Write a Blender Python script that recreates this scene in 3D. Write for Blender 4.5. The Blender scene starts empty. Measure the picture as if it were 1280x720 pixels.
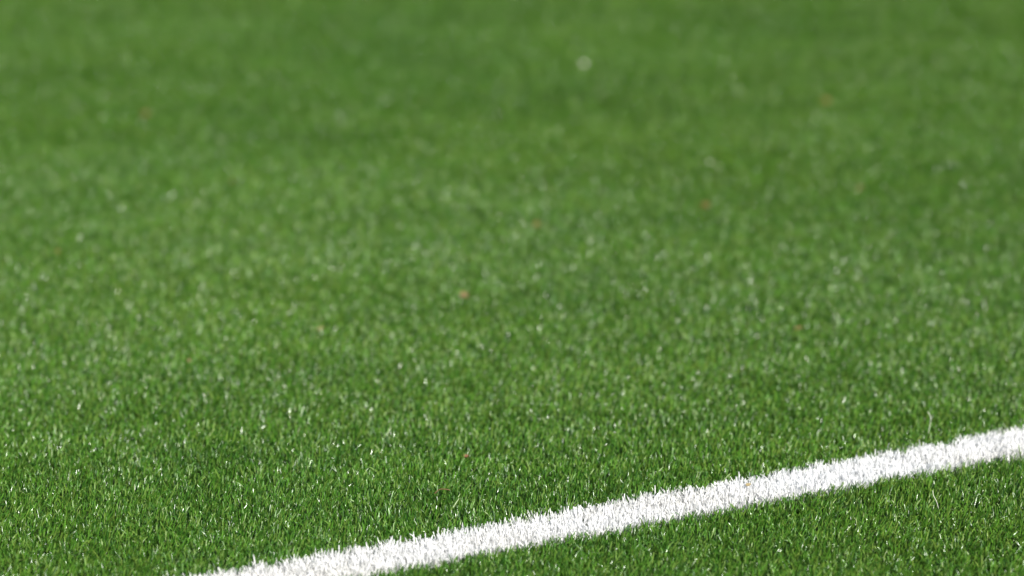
import bpy, math, random
import numpy as np
from mathutils import Vector, Matrix

rng = np.random.default_rng(7)
random.seed(7)
S = bpy.context.scene
COL = S.collection
R = math.radians

# ------------------------------------------------------------------ camera numbers
CAM_H = 1.70
PITCH = R(17.9)                 # below the horizon
LENS, SENSOR = 135.0, 36.0
FPX = 1280 * LENS / SENSOR      # focal length in pixels of the 1280 wide photograph

def ground_at(px, py, z=0.0):
    """world point on the plane z for a pixel of the 1280x720 photograph"""
    u, v = (px - 640) / FPX, (360 - py) / FPX
    fwd = Vector((0, math.cos(PITCH), -math.sin(PITCH)))
    up = Vector((0, math.sin(PITCH), math.cos(PITCH)))
    d = fwd + Vector((1, 0, 0)) * u + up * v
    t = (z - CAM_H) / d.z
    return Vector((0, 0, CAM_H)) + d * t

# ------------------------------------------------------------------ materials
def new_mat(name):
    m = bpy.data.materials.new(name)
    m.use_nodes = True
    nt = m.node_tree
    for n in list(nt.nodes):
        nt.nodes.remove(n)
    return m, nt

def N(nt, typ, **kw):
    n = nt.nodes.new(typ)
    for k, v in kw.items():
        setattr(n, k, v)
    return n

def mixrgb(nt, blend, fac, a, b):
    n = N(nt, 'ShaderNodeMix', data_type='RGBA', blend_type=blend)
    for sock, val in ((0, fac), (6, a), (7, b)):
        if hasattr(val, 'is_linked') or hasattr(val, 'links'):
            nt.links.new(val, n.inputs[sock])
        elif sock == 0:
            n.inputs[0].default_value = val
        else:
            n.inputs[sock].default_value = (*val, 1)
    return n.outputs[2]

def maprange(nt, src, a, b, c, d):
    n = N(nt, 'ShaderNodeMapRange')
    nt.links.new(src, n.inputs[0])
    for i, v in enumerate((a, b, c, d)):
        n.inputs[i + 1].default_value = v
    return n.outputs[0]

def noise(nt, scale, detail=2.0, rough=0.5, stretch=None, offset=(0, 0, 0)):
    geo = N(nt, 'ShaderNodeNewGeometry')
    mp = N(nt, 'ShaderNodeMapping')
    mp.inputs['Location'].default_value = offset
    if stretch:
        mp.inputs['Scale'].default_value = stretch
    nt.links.new(geo.outputs['Position'], mp.inputs[0])
    t = N(nt, 'ShaderNodeTexNoise')
    t.inputs['Scale'].default_value = scale
    t.inputs['Detail'].default_value = detail
    t.inputs['Roughness'].default_value = rough
    nt.links.new(mp.outputs[0], t.inputs[0])
    return t.outputs[0]

def attr(nt, name):
    a = N(nt, 'ShaderNodeAttribute')
    a.attribute_name = name
    return a.outputs['Fac']

def fibre_material(name, dark, light, warm, trans_tint, patch, rough, transl, spec):
    m, nt = new_mat(name)
    out = N(nt, 'ShaderNodeOutputMaterial')
    rnd = attr(nt, 'blade_rand')
    info = N(nt, 'ShaderNodeObjectInfo')
    base = mixrgb(nt, 'MIX', rnd, dark, light)
    # a share of the fibres is of a warmer yarn
    r2 = attr(nt, 'blade_rand_b')
    base = mixrgb(nt, 'MIX', maprange(nt, r2, 0.62, 0.95, 0.0, 0.9), base, warm)
    # each stitched tuft a little lighter or darker
    tv = maprange(nt, info.outputs['Random'], 0, 1, 0.86, 1.14)
    comb = N(nt, 'ShaderNodeCombineColor')
    for i in range(3):
        nt.links.new(tv, comb.inputs[i])
    base = mixrgb(nt, 'MULTIPLY', 1.0, base, comb.outputs[0])
    # broad random patches: lighter / darker green, yellowish dirt on the white
    p1 = maprange(nt, noise(nt, 1.3, 3.0), 0.3, 0.7, 0.0, 1.0)
    base = mixrgb(nt, 'MULTIPLY', 1.0, base, mixrgb(nt, 'MIX', p1, patch[0], patch[1]))
    p2 = maprange(nt, noise(nt, 5.5, 3.0, 0.55, (0.35, 1.7, 1.0), (3.1, 7.7, 0)), 0.33, 0.67, 0.0, 1.0)
    base = mixrgb(nt, 'MULTIPLY', 1.0, base, mixrgb(nt, 'MIX', p2, patch[2], patch[3]))
    p = N(nt, 'ShaderNodeBsdfPrincipled')
    nt.links.new(base, p.inputs['Base Color'])
    nt.links.new(maprange(nt, r2, 0.12, 0.75, rough[0], rough[1]), p.inputs['Roughness'])
    p.inputs['Specular IOR Level'].default_value = spec
    tr = N(nt, 'ShaderNodeBsdfTranslucent')
    nt.links.new(mixrgb(nt, 'MULTIPLY', 1.0, base, trans_tint), tr.inputs[0])
    mx = N(nt, 'ShaderNodeMixShader')
    mx.inputs[0].default_value = transl
    nt.links.new(p.outputs[0], mx.inputs[1])
    nt.links.new(tr.outputs[0], mx.inputs[2])
    nt.links.new(mx.outputs[0], out.inputs[0])
    return m

M_GREEN = fibre_material('green_turf_fibre', (0.024, 0.094, 0.009), (0.108, 0.270, 0.028),
                         (0.175, 0.285, 0.044), (1.15, 1.1, 0.6),
                         ((0.88, 0.94, 0.94), (1.08, 1.04, 1.0), (0.85, 0.88, 0.86), (1.12, 1.09, 1.10)), (0.20, 0.42), 0.17, 0.8)
M_WHITE = fibre_material('white_turf_fibre', (0.80, 0.82, 0.845), (0.88, 0.895, 0.915),
                         (0.86, 0.865, 0.86), (1.0, 1.0, 1.0),
                         ((0.97, 0.96, 0.94), (1.0, 1.0, 1.0), (0.96, 0.945, 0.92), (1.0, 1.0, 1.0)), (0.3, 0.5), 0.30, 0.45)

def ground_material():
    m, nt = new_mat('turf_infill')
    out = N(nt, 'ShaderNodeOutputMaterial')
    p = N(nt, 'ShaderNodeBsdfPrincipled')
    n1 = noise(nt, 420.0, 3.0, 0.6)
    n2 = noise(nt, 2.0, 3.0)
    c = mixrgb(nt, 'MIX', maprange(nt, n1, 0.35, 0.65, 0, 1), (0.012, 0.018, 0.008), (0.035, 0.075, 0.018))
    c = mixrgb(nt, 'MULTIPLY', 1.0, c, mixrgb(nt, 'MIX', n2, (0.8, 0.8, 0.8), (1.2, 1.2, 1.15)))
    nt.links.new(c, p.inputs['Base Color'])
    p.inputs['Roughness'].default_value = 0.9
    p.inputs['Specular IOR Level'].default_value = 0.2
    b = N(nt, 'ShaderNodeBump')
    b.inputs['Strength'].default_value = 0.8
    b.inputs['Distance'].default_value = 0.002
    nt.links.new(n1, b.inputs['Height'])
    nt.links.new(b.outputs[0], p.inputs['Normal'])
    nt.links.new(p.outputs[0], out.inputs[0])
    return m

def scrap_material(name, a, b, rough=0.7):
    m, nt = new_mat(name)
    out = N(nt, 'ShaderNodeOutputMaterial')
    p = N(nt, 'ShaderNodeBsdfPrincipled')
    nz = noise(nt, 260.0, 4.0, 0.65)
    nt.links.new(mixrgb(nt, 'MIX', maprange(nt, nz, 0.3, 0.7, 0, 1), a, b), p.inputs['Base Color'])
    p.inputs['Roughness'].default_value = rough
    p.inputs['Specular IOR Level'].default_value = 0.35
    bp = N(nt, 'ShaderNodeBump')
    bp.inputs['Distance'].default_value = 0.0006
    nt.links.new(nz, bp.inputs['Height'])
    nt.links.new(bp.outputs[0], p.inputs['Normal'])
    nt.links.new(p.outputs[0], out.inputs[0])
    return m

# ------------------------------------------------------------------ fibres
def make_blades(roots, azim, tilt, bend, length, width, twist, nseg=4, across=3, fold=0.22):
    """arrays of fibres -> verts (nb,(nseg+1)*across,3), faces; each a folded, curved, blunt ribbon"""
    nb = len(roots)
    th = tilt.copy()
    pos = roots.copy()
    vs = []
    step = length / nseg
    ca, sa = np.cos(azim), np.sin(azim)
    for k in range(nseg + 1):
        t = k / nseg
        d = np.stack([np.sin(th) * ca, np.sin(th) * sa, np.cos(th)], 1)
        nrm = np.stack([np.cos(th) * ca, np.cos(th) * sa, -np.sin(th)], 1)
        side = np.stack([-sa, ca, np.zeros(nb)], 1)
        tw = twist * t + twist0(nb, twist)
        s2 = side * np.cos(tw)[:, None] + nrm * np.sin(tw)[:, None]
        n2 = -side * np.sin(tw)[:, None] + nrm * np.cos(tw)[:, None]
        w = width * (1.0 - 0.10 * t - 0.42 * max(0.0, (t - 0.7) / 0.3) ** 2)
        for j in range(across):
            u = (j / (across - 1) - 0.5) * 2
            off = s2 * (u * w * 0.5)[:, None] + n2 * ((abs(u) - 0.5) * w * fold)[:, None]
            vs.append(pos + off)
        if k < nseg:
            th = th + bend / nseg
            pos = pos + np.stack([np.sin(th) * ca, np.sin(th) * sa, np.cos(th)], 1) * step[:, None]
    V = np.stack(vs, 1)
    n_per = V.shape[1]
    f = []
    for k in range(nseg):
        for j in range(across - 1):
            a = k * across + j
            f.append((a, a + 1, a + across + 1, a + across))
    F = (np.array(f)[None] + (np.arange(nb) * n_per)[:, None, None]).reshape(-1, 4)
    return V.reshape(-1, 3), F, n_per

def twist0(nb, twist):
    return np.mod(twist * 37.77, 1.0) * 2.0 - 1.0     # fixed start angle per fibre, about +-57 degrees

def mesh_from(name, V, F, attrs, mat):
    me = bpy.data.meshes.new(name)
    me.vertices.add(len(V))
    me.vertices.foreach_set('co', V.astype(np.float32).ravel())
    me.loops.add(F.size)
    me.loops.foreach_set('vertex_index', F.astype(np.int32).ravel())
    me.polygons.add(len(F))
    me.polygons.foreach_set('loop_start', (np.arange(len(F)) * 4).astype(np.int32))
    me.update(calc_edges=True)
    me.polygons.foreach_set('use_smooth', np.ones(len(F), dtype=bool))
    for an, av in attrs.items():
        a = me.attributes.new(an, 'FLOAT', 'POINT')
        a.data.foreach_set('value', av.astype(np.float32))
    me.materials.append(mat)
    me.update()
    return me

def tuft_arrays(n, g, hscale=1.0, wscale=1.0, spread=0.0036, nseg=4, across=3, lmean=0.0122, splay=0.36, wildness=0.10):
    roots = np.stack([g.normal(0, spread, n), g.normal(0, spread, n), np.full(n, -0.001)], 1)
    azim = g.uniform(0, 2 * np.pi, n)
    tilt = np.abs(g.normal(0.0, splay, n))
    bend = g.normal(0.30, 0.34, n)
    wild = g.random(n) < wildness
    bend[wild] += g.uniform(0.6, 1.5, wild.sum())
    length = np.clip(g.normal(lmean, 0.0023, n), 0.006, 0.019) * hscale
    width = g.uniform(0.0009, 0.0017, n) * wscale
    twist = g.normal(0, 1.0, n)
    V, F, npv = make_blades(roots, azim, tilt, bend, length, width, twist, nseg, across)
    ra = np.repeat(g.random(n), npv)
    rb = np.repeat(g.random(n), npv)
    return V, F, ra, rb

def smooth_noise(x, y, scale, seed, octaves=3):
    """value noise on numpy arrays, about -1..1"""
    tot = np.zeros_like(x)
    amp, norm = 1.0, 0.0
    for o in range(octaves):
        g = np.random.default_rng(seed + o)
        tab = g.uniform(-1, 1, (64, 64))
        fx, fy = x * scale * 2 ** o + 100.3, y * scale * 2 ** o + 50.7
        ix, iy = np.floor(fx).astype(int), np.floor(fy).astype(int)
        tx, ty = fx - ix, fy - iy
        tx, ty = tx * tx * (3 - 2 * tx), ty * ty * (3 - 2 * ty)
        a = tab[ix % 64, iy % 64] * (1 - tx) + tab[(ix + 1) % 64, iy % 64] * tx
        b = tab[ix % 64, (iy + 1) % 64] * (1 - tx) + tab[(ix + 1) % 64, (iy + 1) % 64] * tx
        tot += amp * (a * (1 - ty) + b * ty)
        norm += amp
        amp *= 0.55
    return tot / norm

def lean_field(x, y):
    """how the pile has been brushed: tilt angle and direction at each place"""
    tx = 0.22 + 0.20 * smooth_noise(x, y, 4.0, 11) + 0.12 * smooth_noise(x, y, 22.0, 41)
    # groomed in passes across the pitch: some lie away from the camera, the far one towards it
    yy = y + 0.10 * x + 0.15 * smooth_noise(x, y, 1.5, 91)
    s1 = 1 / (1 + np.exp((yy - 5.75) / 0.22))
    band = -0.20 + 0.56 * s1 - 0.34 / (1 + np.exp((yy - 4.60) / 0.10))
    ty = band + 0.30 * smooth_noise(x * 0.45, y * 1.5, 3.0, 23) + 0.20 * smooth_noise(x, y, 20.0, 57)
    return tx, ty

def rot_from(tx, ty, yaw):
    """rotation matrices: yaw about z, then tilt so that up leans towards (tx,ty)"""
    ang = np.hypot(tx, ty) + 1e-9
    ax, ay = -ty / ang, tx / ang
    c, s = np.cos(ang), np.sin(ang)
    n = len(tx)
    K = np.zeros((n, 3, 3))
    K[:, 0, 0] = c + ax * ax * (1 - c); K[:, 0, 1] = ax * ay * (1 - c); K[:, 0, 2] = ay * s
    K[:, 1, 0] = ax * ay * (1 - c); K[:, 1, 1] = c + ay * ay * (1 - c); K[:, 1, 2] = -ax * s
    K[:, 2, 0] = -ay * s; K[:, 2, 1] = ax * s; K[:, 2, 2] = c
    Z = np.zeros((n, 3, 3))
    Z[:, 0, 0] = np.cos(yaw); Z[:, 0, 1] = -np.sin(yaw)
    Z[:, 1, 0] = np.sin(yaw); Z[:, 1, 1] = np.cos(yaw); Z[:, 2, 2] = 1
    return K @ Z

def euler_xyz(M):
    return np.stack([np.arctan2(M[:, 2, 1], M[:, 2, 2]),
                     -np.arcsin(np.clip(M[:, 2, 0], -1, 1)),
                     np.arctan2(M[:, 1, 0], M[:, 0, 0])], 1)

# ------------------------------------------------------------------ where the line runs
# midline of the visible white band, moved down by the height the pile hides
P0 = ground_at(360, 727)
P1 = ground_at(1280, 558)
LD = (P1 - P0); LD.z = 0; LD.normalize()
LN = Vector((-LD.y, LD.x, 0))
LC = (P0 + P1) / 2; LC.z = 0
HALF = 0.039

def to_line(x, y):
    dx, dy = x - LC.x, y - LC.y
    return dx * LD.x + dy * LD.y, dx * LN.x + dy * LN.y

def stitch_grid(a0, a1, b0, b1, da, db, jit):
    """tuft positions in the rows of the carpet (rows run along the line)"""
    a = np.arange(a0, a1, da); b = np.arange(b0, b1, db)
    A, B = np.meshgrid(a, b)
    A = A + (np.arange(len(b)) % 2)[:, None] * da * 0.5
    A = A.ravel() + rng.normal(0, jit * da, A.size)
    B = B.ravel() + rng.normal(0, jit * db, B.size)
    x = LC.x + A * LD.x + B * LN.x
    y = LC.y + A * LD.y + B * LN.y
    return x, y, B

# near field: stitched tuft by tuft;  outer field: wider, coarser tufts
NEAR = (-3.0, 3.2, 3.0, 9.2)
x, y, b = stitch_grid(-6, 7, -4, 6, 0.0081, 0.0092, 0.27)
keep = (x > NEAR[0]) & (x < NEAR[1]) & (y > NEAR[2]) & (y < NEAR[3])
x, y, b = x[keep], y[keep], b[keep]
edge = HALF + rng.normal(0, 0.0012, len(x))
gx, gy = x[np.abs(b) > edge], y[np.abs(b) > edge]
wx, wy = x[np.abs(b) <= edge], y[np.abs(b) <= edge]

x, y, b = stitch_grid(-14, 14, -10, 14, 0.024, 0.024, 0.3)
out = ~((x > NEAR[0]) & (x < NEAR[1]) & (y > NEAR[2]) & (y < NEAR[3]))
out &= (x > -7) & (x < 7) & (y > -2) & (y < 15)
x, y, b = x[out], y[out], b[out]
ogx, ogy = x[np.abs(b) > HALF + 0.008], y[np.abs(b) > HALF + 0.008]

# ------------------------------------------------------------------ ground
def finish(o, kind=None, label=None, cat=None, group=None):
    if kind: o['kind'] = kind
    if label: o['label'] = label
    if cat: o['category'] = cat
    if group: o['group'] = group
    return o

gm = bpy.data.meshes.new('ground')
G = 600.0
gm.from_pydata([(-G, -G, 0), (G, -G, 0), (G, G, 0), (-G, G, 0)], [], [(0, 1, 2, 3)])
gm.materials.append(ground_material())
ground = bpy.data.objects.new('ground', gm)
COL.objects.link(ground)
finish(ground, 'structure', 'dark rubber and sand infill under the artificial turf')

# ------------------------------------------------------------------ green pile (uncountable: one object)
NVAR = 36
pc = bpy.data.collections.new('tuft_kinds')
for i in range(NVAR):
    V, F, ra, rb = tuft_arrays(int(rng.integers(9, 14)), rng)
    pc.objects.link(bpy.data.objects.new('tuft_a%02d' % i, mesh_from('tuft', V, F, {'blade_rand': ra, 'blade_rand_b': rb}, M_GREEN)))
for i in range(12):
    V, F, ra, rb = tuft_arrays(34, rng, wscale=1.8, spread=0.011, nseg=3)
    pc.objects.link(bpy.data.objects.new('tuft_b%02d' % i, mesh_from('tuft', V, F, {'blade_rand': ra, 'blade_rand_b': rb}, M_GREEN)))

def pile_points(x, y, lo, hi):
    tx, ty = lean_field(x, y)
    tx = tx + rng.normal(0, 0.13, len(x)); ty = ty + rng.normal(0, 0.13, len(x))
    rot = euler_xyz(rot_from(tx, ty, rng.uniform(0, 2 * np.pi, len(x))))
    sc = rng.normal(1.0, 0.09, len(x)) * (1 + 0.07 * smooth_noise(x, y, 9.0, 71))
    return np.stack([x, y, np.zeros(len(x))], 1), rot, sc, rng.integers(lo, hi, len(x))

pa = pile_points(gx, gy, 0, NVAR)
pb = pile_points(ogx, ogy, NVAR, NVAR + 12)
co, rot, sc, var = [np.concatenate([u, v]) for u, v in zip(pa, pb)]
tm = bpy.data.meshes.new('grass')
tm.vertices.add(len(co))
tm.vertices.foreach_set('co', co.astype(np.float32).ravel())
a = tm.attributes.new('rot', 'FLOAT_VECTOR', 'POINT'); a.data.foreach_set('vector', rot.astype(np.float32).ravel())
a = tm.attributes.new('size', 'FLOAT', 'POINT'); a.data.foreach_set('value', sc.astype(np.float32))
a = tm.attributes.new('variant', 'INT', 'POINT'); a.data.foreach_set('value', var.astype(np.int32))
tm.update()
grass = bpy.data.objects.new('grass', tm)
COL.objects.link(grass)
finish(grass, 'stuff', 'short green artificial turf on both sides of the white line', 'artificial turf')

ng = bpy.data.node_groups.new('turf_pile', 'GeometryNodeTree')
ng.interface.new_socket('Geometry', in_out='INPUT', socket_type='NodeSocketGeometry')
ng.interface.new_socket('Geometry', in_out='OUTPUT', socket_type='NodeSocketGeometry')
gi, go = ng.nodes.new('NodeGroupInput'), ng.nodes.new('NodeGroupOutput')
ip = ng.nodes.new('GeometryNodeInstanceOnPoints')
ci = ng.nodes.new('GeometryNodeCollectionInfo')
ci.inputs['Collection'].default_value = pc
ci.inputs['Separate Children'].default_value = True
ci.inputs['Reset Children'].default_value = True
def named(name, typ):
    n = ng.nodes.new('GeometryNodeInputNamedAttribute')
    n.data_type = typ
    n.inputs['Name'].default_value = name
    return n.outputs['Attribute']
ng.links.new(gi.outputs[0], ip.inputs['Points'])
ng.links.new(ci.outputs[0], ip.inputs['Instance'])
ip.inputs['Pick Instance'].default_value = True
ng.links.new(named('variant', 'INT'), ip.inputs['Instance Index'])
er = ng.nodes.new('FunctionNodeEulerToRotation')
ng.links.new(named('rot', 'FLOAT_VECTOR'), er.inputs[0])
ng.links.new(er.outputs[0], ip.inputs['Rotation'])
ng.links.new(named('size', 'FLOAT'), ip.inputs['Scale'])
ng.links.new(ip.outputs[0], go.inputs[0])
md = grass.modifiers.new('turf_pile', 'NODES')
md.node_group = ng

# ------------------------------------------------------------------ the white line (real fibres, one mesh)
def line_mesh():
    Vs, Fs, As, Bs = [], [], [], []
    base = 0
    def add(x, y, n, **kw):
        nonlocal base
        tx, ty = lean_field(x, y)
        tx = 0.5 * tx - 0.08 + rng.normal(0, 0.12, len(x)); ty = 0.5 * ty + rng.normal(0, 0.12, len(x))
        M = rot_from(tx, ty, rng.uniform(0, 2 * np.pi, len(x)))
        for i in range(len(x)):
            V, F, ra, rb = tuft_arrays(n, rng, **kw)
            V = V @ M[i].T * rng.normal(1.03, 0.08) + np.array([x[i], y[i], 0.0])
            Vs.append(V); Fs.append(F + base); As.append(ra); Bs.append(rb)
            base += len(V)
    add(wx, wy, 18, nseg=4, across=2, lmean=0.0122, splay=0.30, wildness=0.05, wscale=1.0, spread=0.0040)
    # the line carries on across the pitch
    a = np.concatenate([np.arange(-9, 11, 0.03)])
    for bb in (-0.036, -0.012, 0.012, 0.036):
        A = a + rng.normal(0, 0.006, len(a)); B = bb + rng.normal(0, 0.004, len(a))
        X = LC.x + A * LD.x + B * LN.x; Y = LC.y + A * LD.y + B * LN.y
        o = ~((X > NEAR[0]) & (X < NEAR[1]) & (Y > NEAR[2]) & (Y < NEAR[3]))
        add(X[o], Y[o], 20, nseg=3, across=2, wscale=2.0, spread=0.009)
    return mesh_from('field_line', np.concatenate(Vs), np.concatenate(Fs),
                     {'blade_rand': np.concatenate(As), 'blade_rand_b': np.concatenate(Bs)}, M_WHITE)

line = bpy.data.objects.new('field_line', line_mesh())
COL.objects.link(line)
finish(line, None, 'white pitch line of upright synthetic fibres running diagonally through the green turf', 'pitch line')

# ------------------------------------------------------------------ dry leaf scraps caught on the pile
M_RED = scrap_material('red_brown_leaf', (0.13, 0.055, 0.028), (0.24, 0.11, 0.055))
M_ORANGE = scrap_material('orange_brown_leaf', (0.19, 0.10, 0.035), (0.30, 0.19, 0.07))
M_TAN = scrap_material('tan_leaf', (0.22, 0.17, 0.08), (0.34, 0.28, 0.15))
M_PINK = scrap_material('pinkish_leaf', (0.19, 0.115, 0.055), (0.29, 0.20, 0.105))
M_PALE = scrap_material('pale_fleck', (0.62, 0.62, 0.50), (0.76, 0.75, 0.66), 0.5)

def leaf_scrap(length, width, mat, curl, seed):
    g = random.Random(seed)
    nu, nv = 9, 7
    V, F = [], []
    for i in range(nu):
        t = i / (nu - 1)
        prof = (math.sin(math.pi * (0.06 + 0.9 * t ** 0.8)) ** 0.75) * (1 + g.uniform(-0.14, 0.14))
        for j in range(nv):
            s = j / (nv - 1) * 2 - 1
            xx = (t - 0.5) * length + g.uniform(-1, 1) * length * 0.02
            yy = s * prof * width * 0.5
            zz = curl * (s * s) * width * 0.5 + 0.22 * length * (t - 0.4) ** 2 - (0.06 * width if j == nv // 2 else 0)
            zz += g.uniform(-1, 1) * width * 0.05
            V.append((xx, yy, zz))
    n = len(V)
    for i in range(nu - 1):
        for j in range(nv - 1):
            p = i * nv + j
            F.append((p, p + nv, p + nv + 1, p + 1))
    me = bpy.data.meshes.new('dry_leaf')
    me.from_pydata(V, [], F)
    for p in me.polygons: p.use_smooth = True
    me.materials.append(mat)
    o = bpy.data.objects.new('dry_leaf', me)
    sm = o.modifiers.new('thickness', 'SOLIDIFY'); sm.thickness = 0.00035
    return o

G_LEAF = 'dry leaf scraps lying on the turf'
scraps = [
    (183, 143, 0.018, 0.013, M_RED, 'reddish-brown blurred leaf scrap far back on the turf, upper left'),
    (1033, 127, 0.016, 0.012, M_ORANGE, 'brown blurred leaf scrap far back on the turf, highest at upper right'),
    (1075, 236, 0.015, 0.011, M_ORANGE, 'orange-brown blurred leaf scrap on the turf, rightmost of the leaf scraps'),
    (883, 257, 0.015, 0.012, M_ORANGE, 'brown upright blurred leaf scrap on the turf, midway between centre and right edge'),
    (671, 281, 0.010, 0.009, M_ORANGE, 'small round yellow-brown leaf scrap on the turf just right of centre'),
    (580, 370, 0.013, 0.010, M_PINK, 'pinkish tan leaf scrap in the middle of the turf'),
    (400, 411, 0.012, 0.006, M_TAN, 'narrow tan leaf scrap tilted on the turf left of centre'),
    (72, 314, 0.008, 0.006, M_RED, 'faint reddish leaf scrap near the left edge, leftmost of the leaf scraps'),
    (290, 227, 0.010, 0.006, M_RED, 'faint brown leaf scrap half sunk in the blurred turf, left of centre'),
    (998, 410, 0.012, 0.004, M_RED, 'thin reddish-brown leaf sliver sunk in the turf above the right half of the line'),
    (582, 570, 0.008, 0.005, M_RED, 'sharp red-brown leaf scrap in the turf above the white line, beside a twig'),
    (935, 606, 0.009, 0.005, M_TAN, 'small tan leaf scrap lying among the white fibres of the line'),
    (237, 451, 0.008, 0.005, M_TAN, 'small tan leaf scrap low in the turf on the left, below mid-height'),
]
for i, (px, py, L, W, mat, lab) in enumerate(scraps):
    o = leaf_scrap(L * 0.88, W * 0.88, mat, random.uniform(0.25, 0.7), 100 + i)
    o.location = ground_at(px, py, 0.014 if mat is M_TAN and px == 935 else 0.0095)
    o.rotation_euler = (R(random.uniform(25, 50)), R(random.uniform(-20, 20)), R(random.uniform(-50, 50)))
    COL.objects.link(o)
    finish(o, None, lab, 'leaf', G_LEAF)

for px, py, L, rz, lab in ((730, 80, 0.0075, 15, 'small pale spot on the far turf, a soft whitish disc near the top'),
                           (888, 203, 0.0052, -30, 'tiny pale spot on the blurred turf right of centre, above a brown leaf scrap')):
    o = leaf_scrap(L, L * 0.9, M_PALE, 0.4, 300 + px)  # small pale piece added for a bright spot on the turf
    o.name = 'fleck'
    o.location = ground_at(px, py, 0.0115)
    o.rotation_euler = (R(40), 0, R(rz))
    COL.objects.link(o)
    finish(o, None, lab, 'fleck', 'pale spots on the turf')

def strand(name, pts, rad, mat):
    cu = bpy.data.curves.new(name, 'CURVE')
    cu.dimensions = '3D'; cu.bevel_depth = rad; cu.bevel_resolution = 2; cu.resolution_u = 6
    sp = cu.splines.new('BEZIER'); sp.bezier_points.add(len(pts) - 1)
    for bp, p in zip(sp.bezier_points, pts):
        bp.co = p; bp.handle_left_type = bp.handle_right_type = 'AUTO'
    cu.materials.append(mat)
    tmp = bpy.data.objects.new(name, cu)
    COL.objects.link(tmp)
    dg = bpy.context.evaluated_depsgraph_get()
    me = bpy.data.meshes.new_from_object(tmp.evaluated_get(dg))
    bpy.data.objects.remove(tmp)
    o = bpy.data.objects.new(name, me)
    COL.objects.link(o)
    return o

M_TWIG = scrap_material('dry_twig', (0.12, 0.065, 0.035), (0.22, 0.125, 0.06))
c = ground_at(553, 613, 0.016)
o = strand('twig', [c + Vector((-0.010, -0.001, -0.004)), c + Vector((-0.003, 0.001, 0.001)), c + Vector((0.004, 0.0, 0.0015)), c + Vector((0.009, 0.001, 0.0))], 0.00055, M_TWIG)
finish(o, None, 'short brown twig lying in the sharp turf just above the white line', 'twig')
M_STRAND = scrap_material('loose_fibre', (0.62, 0.66, 0.52), (0.74, 0.76, 0.66), 0.4)
c = ground_at(1161, 546, 0.0)
o = strand('loose_fibre', [c + Vector((-0.001, 0, 0.004)), c + Vector((0.001, 0, 0.016)), c + Vector((0.0015, 0, 0.026)), c + Vector((-0.002, 0, 0.034))], 0.00042, M_STRAND)
finish(o, None, 'long pale curved fibre standing up behind the far edge of the white line at right', 'fibre')
c = ground_at(1169, 640, 0.0)
o = strand('loose_fibre', [c + Vector((0.004, 0, 0.004)), c + Vector((0.001, 0, 0.014)), c + Vector((-0.003, 0, 0.022)), c + Vector((-0.004, 0, 0.028))], 0.0004, M_STRAND)
finish(o, None, 'pale leaning fibre standing out of the turf on the near side of the line', 'fibre')

# ------------------------------------------------------------------ light
SUN_EL, SUN_AZ = R(38), R(150)     # azimuth from +Y (view direction), clockwise
to_sun = Vector((math.sin(SUN_AZ) * math.cos(SUN_EL), math.cos(SUN_AZ) * math.cos(SUN_EL), math.sin(SUN_EL)))
sl = bpy.data.lights.new('sun', 'SUN')
sl.energy = 4.5; sl.angle = R(0.53); sl.color = (1.0, 0.96, 0.89)
so = bpy.data.objects.new('sun', sl)
so.rotation_euler = to_sun.to_track_quat('Z', 'Y').to_euler()
so.location = to_sun * 20
COL.objects.link(so)

w = bpy.data.worlds.new('World'); S.world = w
w.use_nodes = True
nt = w.node_tree
bg = nt.nodes['Background']
sky = nt.nodes.new('ShaderNodeTexSky')
sky.sky_type = 'NISHITA'; sky.sun_disc = False
sky.sun_elevation = SUN_EL; sky.sun_rotation = SUN_AZ
nt.links.new(sky.outputs[0], bg.inputs[0])
bg.inputs[1].default_value = 0.05

# ------------------------------------------------------------------ camera
cam = bpy.data.cameras.new('camera')
cam.lens = LENS; cam.sensor_width = SENSOR
cam.clip_start = 0.05; cam.clip_end = 2000
co = bpy.data.objects.new('camera', cam)
co.location = (0, 0, CAM_H)
co.rotation_euler = (R(90) - PITCH, 0, 0)
COL.objects.link(co)
f = ground_at(640, 635, 0.008)
fwd = Vector((0, math.cos(PITCH), -math.sin(PITCH)))
cam.dof.use_dof = True
cam.dof.focus_distance = (f - Vector((0, 0, CAM_H))).dot(fwd)
cam.dof.aperture_fstop = 2.2
cam.dof.aperture_blades = 0
S.camera = co

S.view_settings.view_transform = 'Standard'
S.view_settings.look = 'None'
S.view_settings.exposure = 0.58
S.view_settings.gamma = 1.0
S.view_settings.use_curve_mapping = False
S.cycles.max_bounces = 6
S.cycles.diffuse_bounces = 4
S.cycles.transmission_bounces = 3
S.cycles.use_denoising = True
S.cycles.denoiser = 'OPENIMAGEDENOISE'
S.cycles.denoising_input_passes = 'RGB_ALBEDO_NORMAL'
S.cycles.sample_clamp_direct = 14.0
S.cycles.sample_clamp_indirect = 4.0
